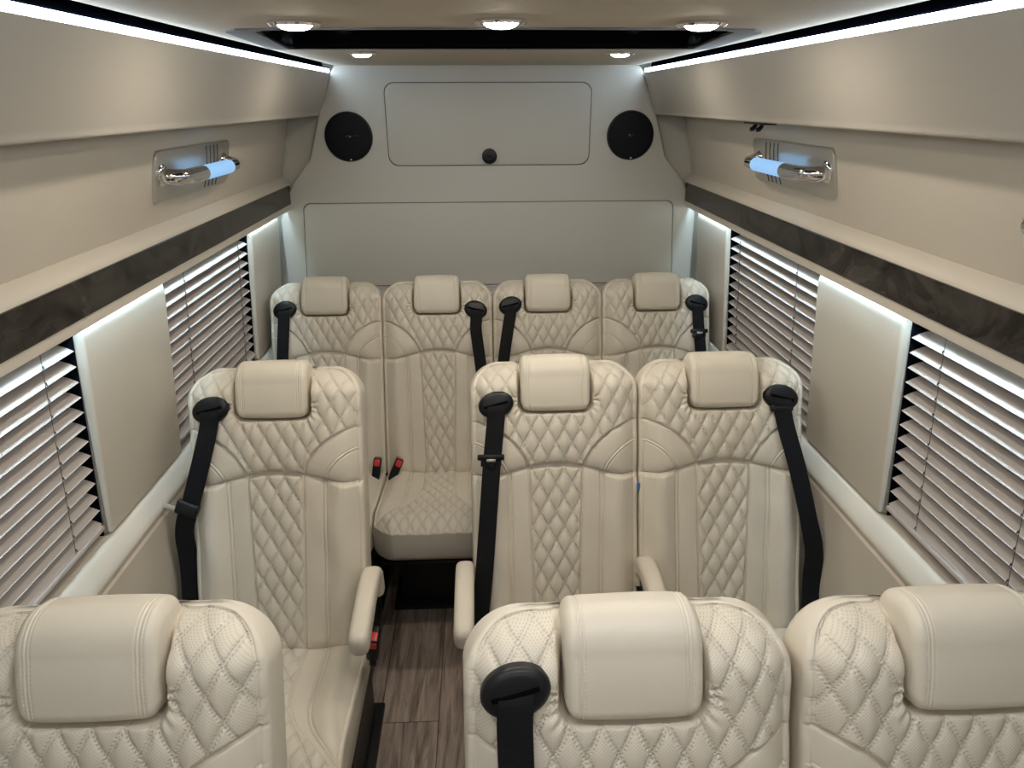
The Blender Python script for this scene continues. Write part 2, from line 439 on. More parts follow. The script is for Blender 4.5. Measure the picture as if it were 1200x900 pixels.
# wall pads between windows and window blinds
WIN = [(.02, 1.245), (1.615, 2.268)]
def padX(z): return .7365 + (1.25 - z) * .0695
nwin = 0
for sg in (-1, 1):
    S = SIDE[sg]
    def wpad(y0, y1, label, grp):
        # padded slab leaning with the wall, its top edge rolled back
        pr = [(.785, 1.25), (.7545, 1.25), (.7500, 1.2475), (.7455, 1.239), (.7415, 1.229), (.7388, 1.220), (.7378, 1.212), (.7385, 1.203), (.7405, 1.17), (.7665, .818), (.768, .8135), (.773, .812), (.800, .812)]
        pr = [(sg * x, z) for x, z in pr]; ymid = (y0 + y1) / 2; t = MB()
        t.prism(pr, (0, ymid, 0), (1, 0, 0), (0, 0, 1), (0, y1 - ymid, 0), bev=.008)
        t.prism(pr, (0, ymid, 0), (1, 0, 0), (0, 0, 1), (0, y0 - ymid, 0), bev=.008)
        o = t.obj('wall_pad', M['vinyl']); tag(o, label, 'wall panel', grp)
    wpad(1.25, 1.612, 'broad cream padded panel between the two blinds on the %s wall' % S, 'padded wall panels')
    wpad(2.272, 2.6, 'narrow cream padded panel between the %s rear blind and the rear wall' % S, 'padded wall panels')
    wpad(-.9, .012, 'cream padded panel ahead of the %s front blind' % S, 'padded wall panels')
    for wi, (y0, y1) in enumerate(WIN):
        nwin += 1
        # window: dark pane in a frame behind the blind
        wb = MB(); lean = Vector((sg * .0615, 0, -1)).normalized(); nr = Vector((-sg, 0, -.0615)).normalized()
        top = Vector((sg * .7965, y0 - .0, 1.255))
        o = MB().prism(rrect(.02, .02, y1 - y0 - .02, .43, .03), top, (0, 1, 0), lean, nr * .004).obj('window_%d' % nwin, M['glass'])
        o['kind'] = 'structure'; o['label'] = 'dark window pane behind the %s %s blind' % (S, ('front', 'rear')[wi]); o['category'] = 'window'
        bl = thing('window_blind', '%s on the %s wall %s' % (('silver slat blind', 'silver slat blind')[wi], S, ('nearest the camera', 'beside the back seats')[wi]), 'blind', (sg * .765, (y0 + y1) / 2, 1.25), 'slatted window blinds')
        sl = MB(); tilt = math.radians(19); wd = .041; pitch = .0292; n = 14
        ym = (y0 + y1) / 2; hl = (y1 - y0) / 2 - .007
        for k in range(n):
            zc = 1.2345 - k * pitch; xi = .7495 + (1.2345 - zc) * .066
            pr = []
            for j in range(6):
                u = j / 5; e = .0022 * math.sin(PI * u)
                pr.append((xi + u * wd * math.cos(tilt) - e * math.sin(tilt), zc + u * wd * math.sin(tilt) + e * math.cos(tilt)))
            prof = pr + [(x + .0003, z - .0007) for x, z in pr[::-1]]
            sl.extr([(sg * x - sg * .765, z - 1.25 - .012) for x, z in prof], -hl, hl, 1)
        sl.obj('slats', M['slat'], bl, 50)
        for cyy in ((1.14, .90, .30) if wi == 0 else (1.75, 2.17)):
            cd = MB(); P_ = []
            cd.tube([(sg * (.7485 + t * .41 * .066) - sg * .765, cyy - ym, -.012 - t * .41) for t in (0, .5, 1)], .0006, 6)
            for k in range(n):
                zc = -.0155 - k * pitch - .004; xi = .7475 + (k * pitch) * .066 - .765
                cd.tube([(sg * xi, cyy - ym, zc), (sg * xi, cyy - ym + .0015, zc - .006)], .0011, 6)
            cd.obj('ladder_cord', M['cord'], bl)
        MB().box((sg * .018, 0, -.4145), (.026, 2 * hl, .010), .003).obj('bottom_rail', M['slat'], bl)
        # dark sheet at each end of the blind, shade put into its colour
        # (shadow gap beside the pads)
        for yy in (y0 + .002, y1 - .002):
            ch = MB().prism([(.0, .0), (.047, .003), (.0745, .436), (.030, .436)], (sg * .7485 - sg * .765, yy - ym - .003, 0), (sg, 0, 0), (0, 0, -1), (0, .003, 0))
            ch.obj('shadow_gap', M['dark'], bl)

# grab handles
def handle(sg, yf, lab):
    """yf: far end of the plate; handle built towards the front"""
    t = thing('grab_handle', lab, 'handle', (sg * .7, yf - .235, 1.455), 'grab handles on the upper walls')
    lean = Vector((-sg * .0385, 0, .1965)).normalized(); nrm = Vector((-sg * .1965, 0, -.0385)).normalized()
    if True:
        o = Vector((sg * .0035, 0, 0))
        L0 = .235
        pl = MB().prism(rrect(-L0, -.054, L0, .054, .020), o - nrm * .004, (0, 1, 0), lean, nrm * .010, bev=.003)
        plo = pl.obj('mounting_plate', M['satin'], t)
        for k in range(4):
            yy = .055 + k * .026
            pts = [o + nrm * .0055 + Vector((0, yy + .010 * (1 - (j / 5 - 1) ** 2) , 0)) + lean * (-.049 + .0098 * j) for j in range(11)]
            g = MB().tube(pts, .0022, 6); g.obj('groove', M['groove_shade'], plo)  # dark bead, groove shade put into its colour
    zc = .004
    nb = lambda d: o + nrm * d + lean * zc
    def pt(y, d): return nb(d) + Vector((0, y, 0))
    near = [pt(-.205, .004), pt(-.205, .014)] + [pt(-.205 + .055 * (1 - math.cos(a)), .014 + .029 * math.sin(a)) for a in np.linspace(.15, PI / 2, 8)] + [pt(-.12, .0445), pt(-.09, .045), pt(-.072, .045)]
    MB().tube(near, .0165, 20).obj('chrome_arm', M['chrome'], t)
    far = [pt(.185, .004), pt(.185, .012)] + [pt(.185 - .035 * (1 - math.cos(a)), .012 + .032 * math.sin(a)) for a in np.linspace(.15, PI / 2, 8)] + [pt(.108, .045)]
    MB().tube(far, .0150, 20).obj('chrome_arm', M['chrome'], t)
    tb = MB()
    ys = [-.074, -.072] + list(np.linspace(-.07, .108, 6)) + [.110]
    tb.tube([pt(y, .045) for y in ys], [.014, .0158] + [.0163] * 6 + [.0155], 28).obj('light_tube', M['ice'], t)
    for yy, r in ((-.205, .024), (.185, .021)):
        MB().lathe([(r, 0), (r, .004), (r - .004, .008), (.015, .009)], pt(yy, .004), nrm, 28).obj('flange', M['chrome'], t)
handle(-1, 2.035, 'chrome grab handle with glowing blue tube on the left upper wall')
handle(1, 1.995, 'chrome grab handle with glowing blue tube on the right wall beneath the coat hook')
handle(1, .965, 'chrome grab handle at the far right edge of the photo, mostly out of view')

# coat hook
t = thing('coat_hook', 'small black double coat hook under the right overhead cabinet', 'hook', (.607, 1.735, 1.5535))
MB().prism(rrect(-.075, -.016, .075, .016, .015), (0, 0, .001), (0, 1, 0), (1, 0, 0), (0, 0, -.006), bev=.002).obj('hook_plate', M['plastic'], t)
for yy in (-.018, .022):
    MB().tube([(0, yy, -.003), (-.002, yy, -.010), (-.007, yy, -.016), (-.013, yy, -.017)], [.0045, .005, .0055, .0045], 10).obj('prong', M['plastic'], t)

# downlights
def downlight(x, y, r, lab, lm='lens'):
    t = thing('downlight', lab, 'light', (x, y, 1.710), 'recessed ceiling downlights')
    MB().lathe([(r * .70, -.002), (r * .78, -.0065), (r * .9, -.0075), (r, -.004), (r, .001), (r * .70, .001)], (0, 0, 0), (0, 0, 1), 40).obj('bezel', M['chrome'], t)
    MB().lathe([(.0005, -.0125), (r * .35, -.0118), (r * .55, -.0095), (r * .66, -.006), (r * .69, .001)], (0, 0, 0), (0, 0, 1), 20).obj('lens', M[lm], t)
LAMP = 5.2
for x, lab in ((-.303, 'left'), (0, 'middle'), (.303, 'right')):
    downlight(x, 1.2 if x else 1.17, .038, '%s of the three round ceiling lights in front of the black panel' % lab)
    downlight(x, .40, .038, '%s unseen round ceiling light added to brighten the front seats' % lab, 'lens_fill')  # row out of view, added to lift the nearest seats
    downlight(x, -.35, .038, '%s unseen round fill light added at the front of the cabin' % lab, 'lens_fill')  # added fill row behind the camera
for x, lab in ((-.31, 'left'), (.31, 'right')):
    downlight(x, 1.91, .034, '%s of the two small ceiling lights behind the black panel' % lab)

# glossy ceiling panel
t = thing('ceiling_panel', 'glossy black overhead panel with chrome side trims set in the ceiling', 'panel', (0, 1.53, 1.710))
out = [(-.452, -.175), (-.425, -.215), (-.33, -.237), (0, -.245), (.33, -.237), (.425, -.215), (.452, -.175), (.487, .232), (.470, .250), (-.470, .250), (-.487, .232)]
inn = [(-.402, -.185), (-.38, -.215), (-.32, -.230), (0, -.238), (.32, -.230), (.38, -.215), (.402, -.185), (.448, .225), (.437, .238), (-.437, .238), (-.448, .225)]
def ring(po, pi, z0, z1):
    n = len(po); V = [(x, y, z0) for x, y in po] + [(x, y, z0) for x, y in pi] + [(x, y, z1) for x, y in po] + [(x, y, z1) for x, y in pi]
    F = []
    for i in range(n):
        j = (i + 1) % n
        F += [[i, j, n + j, n + i], [2 * n + i, 2 * n + j, j, i], [n + i, n + j, 3 * n + j, 3 * n + i], [2 * n + i, 3 * n + i, 3 * n + j, 2 * n + j]]
    return MB().add(V, F)
ring(out, inn, -.0035, .002).obj('chrome_frame', M['darkchrome'], t)
# black tray: glossy side walls rising into the roof and a black roof glass
n = len(inn); tr = MB()
o2 = [(x * 1.004, y * 1.006) for x, y in inn]
tr.add([(x, y, -.002) for x, y in inn] + [(x, y, .062) for x, y in inn] + [(x, y, .066) for x, y in o2] + [(x, y, -.002) for x, y in o2],
       [[i, (i + 1) % n, n + (i + 1) % n, n + i] for i in range(n)] + [[3 * n + i, 2 * n + i, 2 * n + (i + 1) % n, 3 * n + (i + 1) % n] for i in range(n)] +
       [[i, 3 * n + i, 3 * n + (i + 1) % n, (i + 1) % n] for i in range(n)] + [[n + i for i in range(n)], [2 * n + i for i in range(n)]])
tr.obj('black_tray', M['gloss'], t, 25)

# ------------------------------------------------------------------ seats
def pad(name, W, L, rt_, rb, R, D, hfun, nx, ns, xf, mat, rng=None):
    """upholstered pad: planform half width W, length L; hfun(x,s)->(height, quilt mask); xf maps (x,s,h)->local xyz"""
    nt_ = max(8, int(rt_ / L * ns * 1.6)); nb_ = max(6, int(rb / L * ns * 1.6)) if rb > 0 else 0
    th = np.linspace(0, math.radians(86), nt_ + 1)[1:]
    s_mid = np.linspace(rb, L - rt_, ns)
    hw_mid = np.full(ns, W)
    s_top = L - rt_ + rt_ * np.sin(th); w_top = W - rt_ + rt_ * np.cos(th)
    ss, ww = s_mid, hw_mid
    ss = np.concatenate([ss, s_top]); ww = np.concatenate([ww, w_top])
    if nb_:
        tb = np.linspace(math.radians(86), 0, nb_ + 1)[:-1]
        ss = np.concatenate([rb - rb * np.sin(tb), ss]); ww = np.concatenate([W - rb + rb * np.cos(tb), ww])
    if rng is not None: ww = ww * rng(ss)
    t = np.linspace(-1, 1, nx)
    X = ww[:, None] * t[None, :]; Sx = np.repeat(ss[:, None], nx, 1)
    H, Q, T = hfun(X, Sx)
    nr = len(ss); idx = np.arange(nr * nx).reshape(nr, nx)
    quads = np.stack([idx[:-1, :-1], idx[:-1, 1:], idx[1:, 1:], idx[1:, :-1]], -1).reshape(-1, 4)
    loop = np.concatenate([idx[0, :], idx[1:, -1], idx[-1, -2::-1], idx[-2:0:-1, 0]])
    lx, ls, lh = X.ravel()[loop], Sx.ravel()[loop], H.ravel()[loop]
    k = 6
    tx = sum(np.roll(lx, -i) - np.roll(lx, i) for i in range(1, k)); ts = sum(np.roll(ls, -i) - np.roll(ls, i) for i in range(1, k))
    ln = np.hypot(tx, ts) + 1e-9; nx_, ns_ = ts / ln, -tx / ln
    VX = [X.ravel()]; VS = [Sx.ravel()]; VH = [H.ravel()]; VQ = [Q.ravel()]; VT = [T.ravel()]
    F = [quads]; prev = loop; m = len(loop); base = nr * nx
    hs = lh.copy(); ker = 15
    hs = sum(np.roll(hs, i) for i in range(-ker, ker + 1)) / (2 * ker + 1)
    rings = []
    # seam groove with a low welt, then the rolled side
    rings.append((.0012, -.0016, .15)); rings.append((.0022, -.0022, .3)); rings.append((.0035, -.0010, .5))
    for a in np.linspace(.2, PI / 2, 7): rings.append((.0035 + (R - .0035) * math.sin(a), -R * .9 * (1 - math.cos(a)) - .0008, .6 + .4 * a / (PI / 2)))
    for off, dh, bl in rings:
        off = off * (1 - .78 * np.clip(ns_, 0, 1))
        VX.append(lx + nx_ * off); VS.append(ls + ns_ * off); VH.append((1 - bl) * lh + bl * hs + dh); VQ.append(np.zeros(m))
        cur = base + np.arange(m); base += m
        F.append(np.stack([prev, cur, np.roll(cur, -1), np.roll(prev, -1)], -1)); prev = cur
    Rb = min(.02, D * .3)
    for off, hh in [(R + .003, None), (R + .002, -D + Rb)] + [(R - Rb * (1 - math.cos(a)), -D + Rb - Rb * math.sin(a)) for a in (.5, 1.0, PI / 2)] + [(R - 2.2 * Rb, -D - .001)]:
        if hh is None: hh = (np.min(hs) - R - .004) * .5 + .5 * (hs - R - .002) if np.min(hs) - R - .004 > -D + Rb else np.full(m, -D + Rb + .004)
        off = off - R * .78 * np.clip(ns_, 0, 1)
        VX.append(lx + nx_ * off); VS.append(ls + ns_ * off); VH.append(np.zeros(m) + hh); VQ.append(np.zeros(m))
        cur = base + np.arange(m); base += m
        F.append(np.stack([prev, cur, np.roll(cur, -1), np.roll(prev, -1)], -1)); prev = cur
    # close the back
    VX.append([np.mean(VX[-1])]); VS.append([np.mean(VS[-1])]); VH.append([-D - .001]); VQ.append([0.])
    c = np.full(m, base); F.append(np.stack([prev, c, c, np.roll(prev, -1)], -1)[:, [0, 1, 3]])
    x = np.concatenate(VX); s = np.concatenate(VS); h = np.concatenate(VH); q = np.concatenate(VQ)
    tt = np.zeros(len(x)); tt[:len(VT[0])] = VT[0]
    # quad faces + triangles
    quads = np.concatenate(F[:-1]); tris = F[-1]
    me = bpy.data.meshes.new(name)
    V = np.stack(xf(x, s, h), -1).astype(np.float32)
    flat = np.concatenate([quads.ravel(), tris.ravel()]).astype(np.int32)
    cnt = np.concatenate([np.full(len(quads), 4), np.full(len(tris), 3)])
    stt = np.zeros(len(cnt), dtype=np.int32); stt[1:] = np.cumsum(cnt)[:-1]
    me.vertices.add(len(V)); me.vertices.foreach_set('co', V.ravel())
    me.loops.add(len(flat)); me.loops.foreach_set('vertex_index', flat)
    me.polygons.add(len(cnt)); me.polygons.foreach_set('loop_start', stt)
    me.update(calc_edges=True)
    me.polygons.foreach_set('use_smooth', np.ones(len(cnt), dtype=bool))
    at = me.attributes.new('pad_uv', 'FLOAT_VECTOR', 'POINT'); at.data.foreach_set('vector', np.stack([x, s, np.zeros_like(x)], -1).astype(np.float32).ravel())
    at = me.attributes.new('quilt', 'FLOAT', 'POINT'); at.data.foreach_set('value', q.astype(np.float32))
    at = me.attributes.new('stitch', 'FLOAT', 'POINT'); at.data.foreach_set('value', tt.astype(np.float32))
    me.materials.append(mat)
    return me

WQ, HQ = .0370, .067
def quilt(x, s, mask_d, amp=.0060, ph=0.):
    """diamond quilting: pillows between double rows of stitching -> height, perforation mask, stitch mask"""
    a = x / WQ + (s + ph) / HQ; b = x / WQ - (s + ph) / HQ
    g = math.sqrt(1 / WQ ** 2 + 1 / HQ ** 2)
    da = np.abs(a - np.round(a)) / g; db = np.abs(b - np.round(b)) / g
    fa = np.clip(da / (.5 / g), 0, 1); fb = np.clip(db / (.5 / g), 0, 1)
    h = amp * (np.sin(fa * PI / 2) * np.sin(fb * PI / 2)) ** .42
    la = (x / HQ - s / WQ) / g; lb = (x / HQ + s / WQ) / g
    stc = 0 * x
    for d, l in ((da, la), (db, lb)):
        grove = np.exp(-((d - .0022) / .00085) ** 2)
        h = h - .0023 * grove * (.45 + .55 * np.cos(2 * PI * l / .0048))
        h = h + .0012 * np.exp(-(d / .0012) ** 2) * (.65 + .35 * np.cos(2 * PI * l / .0048 + 1))
        stc = np.maximum(stc, grove * sm(np.cos(2 * PI * l / .0048) * .9 + .55))
    near = np.minimum(da, db)
    f_ = sm(mask_d / .007)
    q = ((near > .0040) & (mask_d > .004)).astype(float)
    return h * f_, q, stc * (mask_d > .002)

def piping(d, w=.0016, a=.0016):
    return a * np.exp(-(d / w) ** 2) - a * 1.3 * np.exp(-((np.abs(d) - 2.4 * w) / (1.1 * w)) ** 2)

def wrinkle(x, s, k=0):
    rs = np.random.RandomState(5 + k); h = 0 * x
    for _ in range(14):
        fx, fs, p = rs.uniform(-70, 70), rs.uniform(-45, 45), rs.uniform(0, 6.28)
        h = h + np.sin(fx * x + fs * s + p)
    return h * .00022

BL = .642
def back_h(x, s):
    W = .1785; ax = np.abs(x); r = .060
    qx = ax - (W - r); qs_ = s - (BL - r)
    corner = (qx > 0) & (qs_ > 0)
    d = np.where(corner, r - np.hypot(qx, qs_), np.minimum(W - ax, BL - s))
    wt = np.where(corner, qs_ ** 2 / (qx ** 2 + qs_ ** 2 + 1e-9), (qs_ > qx) * 1.0) * sm(qs_ / .02 + .5)
    u_t = np.clip(1 - d / .062, 0, .985); u_s = np.clip(1 - d / .050, 0, 1)
    h = -(wt * .082 * (1 - np.sqrt(1 - u_t ** 2)) + (1 - wt) * .026 * u_s ** 2.2)
    sq = s + wt * .030 * u_t ** 3
    arch = .389 + .027 * np.cos(np.clip(ax / .155, 0, 1) * PI / 2) ** 1.3
    dA = s - arch                                        # >0 upper block
    E1 = (np.clip((.197 - ax), 0, 1) / .135) ** 1.75 + (np.clip(s - .395, 0, 1) / .120) ** 1.75
    d1 = (E1 ** (1 / 1.75) - 1) * .118                    # >0 quilted side
    E2 = (np.clip((.190 - ax), 0, 1) / .082) ** 1.7 + (np.clip(s - .385, 0, 1) / .082) ** 1.7
    d2 = (E2 ** (1 / 1.7) - 1) * .08
    up_ = dA > 0
    # upper block: padded, overhanging the lower cushion at the arch seam
    hu = .012 * (1 - np.exp(-np.clip(dA, 0, 1) / .016)) - .006 * np.exp(-np.clip(dA, 0, 1) / .0025)
    qa, ma, sa_ = quilt(x, sq, np.minimum(dA - .002, d1), .0080, .004)
    wing = np.where(d1 < 0, .0045 * (1 - np.exp(np.clip(d1, -1, 0) / .012)) + piping(d2, .0014, .0014), 0)
    seam1 = -.0042 * np.exp(-(d1 / .0022) ** 2)
    hu = hu + qa * (d1 > 0) + wing + seam1
    # recess for the headrest
    qx = ax - (.0835 - .022); qs = .534 + .022 - s
    sd = np.hypot(np.clip(qx, 0, 9), np.clip(qs, 0, 9)) + np.minimum(np.maximum(qx, qs), 0) - .022
    rec = sm((.004 - sd) / .011)
    hu = hu * (1 - rec * .8) - .040 * rec * (1 - wt * u_t ** 1.3) - .0065 * np.exp(-np.clip(sd, 0, 1) / .014) * (1 - rec)
    ang = np.arctan2(s - .563, ax - .064)
    hu = hu + .0016 * np.sin(ang * 17) * np.exp(-((sd - .010) / .010) ** 2) * (s < .578) * (s > .508) * sm((ax - .05) / .02)
    # lower block
    st_ = .0515 + .010 * np.clip(s / .39, 0, 1.2)
    dS = st_ - ax
    ql, ml, sl_ = quilt(x, s, np.minimum(dS, -dA - .003), .0082, .031)
    pp = .101 + .006 * (s / .39)
    dP = ax - pp
    bol = np.clip(dP, 0, 1); 
    hl = .017 * np.sin(np.clip(bol / .060, 0, 1) * PI * .62) * sm((-dA) / .02 + .4)
    hl = hl + ql * (dS > 0) + np.where(dS < 0, .0035 * np.sin(np.clip(-dS / (pp - st_), 0, 1) * PI) ** .7, 0)
    hl = hl - .003 * np.exp(-(dS / .0018) ** 2) + piping(dP, .0017, .0020)
    hl = hl - .007 * np.exp(-np.clip(-dA, 0, 1) / .006) - .010 * np.clip(1 - s / .03, 0, 1) ** 2
    # gathers just under the arch seam
    hl = hl + .0007 * np.sin(x * 230 + 9 * np.sin(x * 40)) * np.exp(-np.clip(-dA, 0, 1) / .016) * (dS < 0)
    h = h + np.where(up_, hu * (1 - .35 * wt * u_t ** 2), hl) + wrinkle(x, s) * (1 + 1.2 * (dS < 0) * (~up_))
    q = np.where(up_, ma * (rec < .02) * (d1 > 0), ml * (dS > 0) * 0)
    stc = np.where(up_, sa_ * (rec < .02) * (d1 > 0), sl_ * (dS > 0))
    return h, q, stc

TILT = math.radians(16.5); ct, stl = math.cos(TILT), math.sin(TILT)
Z0 = .43
def back_xf(x, s, h): return (x, s * stl - h * ct, Z0 + s * ct + h * stl)
def bp(x, s, h): return Vector(back_xf(x, s, h))

me_back = pad('backrest', .1785, BL, .056, .012, .0130, .090, back_h, 400, 600, back_xf, M['leather'])

def cush_h(x, s):
    # s: 0 at the rear, L at the front edge
    L = .415; W = .180; ax = np.abs(x)
    h = .040 * sm(s / L) - .030 * np.clip(1 - (L - s) / .075, 0, 1) ** 2.2 - .020 * np.clip(1 - (W - ax) / .045, 0, 1) ** 2.2
    # smooth strip and bolster lines flare out towards the front corners
    fl = np.clip((s - .20) / .16, 0, 1) ** 2.2
    st_ = .056 + .13 * np.clip((s - .15) / .22, 0, 1) ** 2.2; pp = .103 + .085 * fl
    dS = st_ - ax; dP = ax - pp
    qh, q, stc = quilt(x, s, np.minimum(dS, L + .01 - s), .0068, .01)
    h = h + qh * (dS > 0) - .0025 * np.exp(-(dS / .0018) ** 2) + piping(dP, .0017, .0020)
    h = h + .017 * np.sin(np.clip(dP / .055, 0, 1) * PI * .62) * sm((.40 - s) / .08)
    h = h - .012 * np.clip(1 - s / .03, 0, 1) ** 2 + wrinkle(x, s, 3) * 1.6
    return h, q * 0, stc * (dS > 0)
def cush_xf(x, s, h): return (x, .025 - s, Z0 + .004 + h)
me_cush = pad('seat_cushion', .180, .415, .060, .012, .010, .082, cush_h, 240, 300, cush_xf, M['leather'])

# headrest: rolled pad with stitched end seams
def headrest_mesh():
    Wh = .0780
    # profile in (h, s): start at bottom rear, up the front, over the top
    P = []
    def A(c, r, a0, a1, n): 
        for k in range(n + 1):
            a = math.radians(a0 + (a1 - a0) * k / n); P.append((c[0] + r * math.cos(a), c[1] + r * math.sin(a)))
    A((-.056, .556), .016, 180, 270, 8)
    A((.002, .556), .016, 270, 360, 14)
    for k in range(1, 44): P.append((.018 + .002 * math.sin(PI * k / 44), .556 + (.616 - .556) * k / 44))
    A((-.026, .620), .044, 0, 90, 34)
    A((-.042, .634), .030, 90, 180, 12)
    P = np.array(P); n = len(P)
    seg = np.roll(P, -1, 0) - np.roll(P, 1, 0); tl = np.hypot(seg[:, 0], seg[:, 1]); nrm = np.stack([seg[:, 1], -seg[:, 0]], -1) / tl[:, None]
    arc_ = np.concatenate([[0], np.cumsum(np.hypot(*np.diff(P, axis=0).T))])
    r = .012
    xs = list(-Wh + r - r * np.sin(np.linspace(PI / 2, 0, 9)))[:] + list(np.linspace(-Wh + r, Wh - r, 170))[1:-1] + list(Wh - r + r * np.sin(np.linspace(0, PI / 2, 9)))
    xs = np.array(xs)
    ins = np.where(np.abs(xs) > Wh - r, r * (1 - np.sqrt(np.clip(1 - ((np.abs(xs) - (Wh - r)) / r) ** 2, 0, 1))), 0)
    X = np.repeat(xs[:, None], n, 1)
    d = np.abs(X) - (Wh - .017)
    l = arc_[None, :]
    off = -ins[:, None] - .0016 * np.exp(-(d / .0012) ** 2)
    for sgn in (-1, 1): off = off - .0013 * np.exp(-((d - sgn * .0042) / .0009) ** 2) * (.55 + .45 * np.cos(2 * PI * l / .0052))
    off = off + .0015 * np.cos(X / Wh * PI / 2)
    off = off + wrinkle(X, l + 0 * X, 9) * .6
    Hh = P[None, :, 0] + nrm[None, :, 0] * off; Ss = P[None, :, 1] + nrm[None, :, 1] * off
    m = len(xs); idx = np.arange(m * n).reshape(m, n)
    nx = np.roll(idx, -1, 1)
    F = np.stack([idx[:-1], nx[:-1], nx[1:], idx[1:]], -1).reshape(-1, 4).tolist()
    F.append(idx[0][::-1].tolist()); F.append(idx[-1].tolist())
    rc = .020; ex = np.clip(np.abs(X) - (Wh - rc), 0, rc * .999)
    lift = rc - np.sqrt(rc ** 2 - ex ** 2)
    Ss = Ss + lift * np.clip(1 - (Ss - .545) / .035, 0, 1) * .8 - .35 * lift * np.clip((Ss - .62) / .04, 0, 1)
    x_, y_, z_ = back_xf(X.ravel(), Ss.ravel(), Hh.ravel())
    me = mesh_np('headrest', np.stack([x_, y_, z_], -1), F, M['leather'])
    bm = bmesh.new(); bm.from_mesh(me); bmesh.ops.recalc_face_normals(bm, faces=bm.faces); bm.to_mesh(me); bm.free()
    me.polygons.foreach_set('use_smooth', np.ones(len(me.polygons), dtype=bool))
    return me
me_head = headrest_mesh()

# base and seat pan
me_base = MB().box((0, .05, .17), (.30, .36, .34), .012).box((0, .05, .008), (.345, .42, .016), .004).box((-.158, .05, .26), (.012, .38, .12), .003).box((.158, .05, .26), (.012, .38, .12), .003).mesh('seat_base', M['steel'])
me_pan = MB().box((0, -.145, .3375), (.35, .44, .026), .010).mesh('seat_pan', M['plastic'])
me_shell = MB().box((0, 0, 0), (.345, .022, .56), .010, 3, Matrix.Rotation(-TILT, 3, 'X')).mesh('back_shell', M['plastic'])

def armrest_mesh():
    pts = [(0, .055, .545), (0, .052, .575), (0, .040, .601), (0, .012, .616), (0, -.035, .618), (0, -.085, .612), (0, -.135, .604), (0, -.168, .598)]
    # superellipse section swept along the arm
    V = []; F = []; n = 28; P = [Vector(p) for p in pts]
    # refine path
    from mathutils import geometry
    Q = []
    for i in range(len(P) - 1):
        p0, p1, p2, p3 = P[max(i - 1, 0)], P[i], P[i + 1], P[min(i + 2, len(P) - 1)]
        for k in range(6):
            t = k / 6
            Q.append(.5 * ((2 * p1) + (p2 - p0) * t + (2 * p0 - 5 * p1 + 4 * p2 - p3) * t * t + (3 * p1 - p0 - 3 * p2 + p3) * t ** 3))
    Q.append(P[-1])
    end = Q[-1]; dirn = (Q[-1] - Q[-2]).normalized()
    sc = [1] * len(Q)
    for a in np.linspace(.25, PI / 2 - .05, 7): Q.append(end + dirn * .024 * math.sin(a)); sc.append(math.cos(a) ** .7)
    sc[0] = .75; sc[1] = .92
    for i, p in enumerate(Q):
        t = (Q[min(i + 1, len(Q) - 1)] - Q[max(i - 1, 0)]).normalized(); w = Vector((1, 0, 0)); u = w.cross(t)
        fwd = min(1, max(0, (.05 - p.y) / .25))
        for k in range(n):
            a = 2 * PI * k / n; ca, sa = math.cos(a), math.sin(a)
            X = math.copysign(abs(ca) ** .62, ca) * .021; Z = math.copysign(abs(sa) ** .62, sa) * (.021 + .009 * fwd)
            if abs(abs(ca) - .62) < .09 and sa * (u.z) > 0: X *= .985
            V.append(p + w * X * sc[i] + u * Z * sc[i])
    m = len(Q)
    for i in range(m - 1):
        for k in range(n):
            j = (k + 1) % n; F.append([i * n + k, i * n + j, (i + 1) * n + j, (i + 1) * n + k])
    F.append(list(range(n))[::-1]); F.append([(m - 1) * n + k for k in range(n)])
    return MB().add(V, F).mesh('armrest', M['leather'], 60)
me_arm = armrest_mesh()
me_armbr = MB().box((0, .055, .50), (.014, .05, .11), .004).box((0, -.035, .566), (.016, .17, .022), .004).mesh('arm_bracket', M['plastic'])

def ribbon(pts, wv, w, th=.0016):
    """webbing strip through pts, width direction wv"""
    P = [Vector(p) for p in pts]
    Q = []; Wd = []
    wvs = [Vector(a) for a in wv]
    for i in range(len(P) - 1):
        p0, p1, p2, p3 = P[max(i - 1, 0)], P[i], P[i + 1], P[min(i + 2, len(P) - 1)]
        for k in range(8):
            t = k / 8
            Q.append(.5 * ((2 * p1) + (p2 - p0) * t + (2 * p0 - 5 * p1 + 4 * p2 - p3) * t * t + (3 * p1 - p0 - 3 * p2 + p3) * t ** 3))
            Wd.append((wvs[i].lerp(wvs[i + 1], t)).normalized())
    Q.append(P[-1]); Wd.append(wvs[-1].normalized())
    V = []; F = []
    for i, p in enumerate(Q):
        t = (Q[min(i + 1, len(Q) - 1)] - Q[max(i - 1, 0)]).normalized(); u = Wd[i]; u = (u - t * u.dot(t)).normalized(); nn = t.cross(u)
        for a, b_ in ((-.5, -.35), (-.47, .5), (.47, .5), (.5, -.35)): V.append(p + u * a * w + nn * b_ * th)
    for i in range(len(Q) - 1):
        for k in range(4):
            j = (k + 1) % 4; F.append([i * 4 + k, i * 4 + j, i * 4 + 4 + j, i * 4 + 4 + k])
    F.append([0, 1, 2, 3]); F.append([len(Q) * 4 - 4 + k for k in (3, 2, 1, 0)])
    return MB().add(V, F)

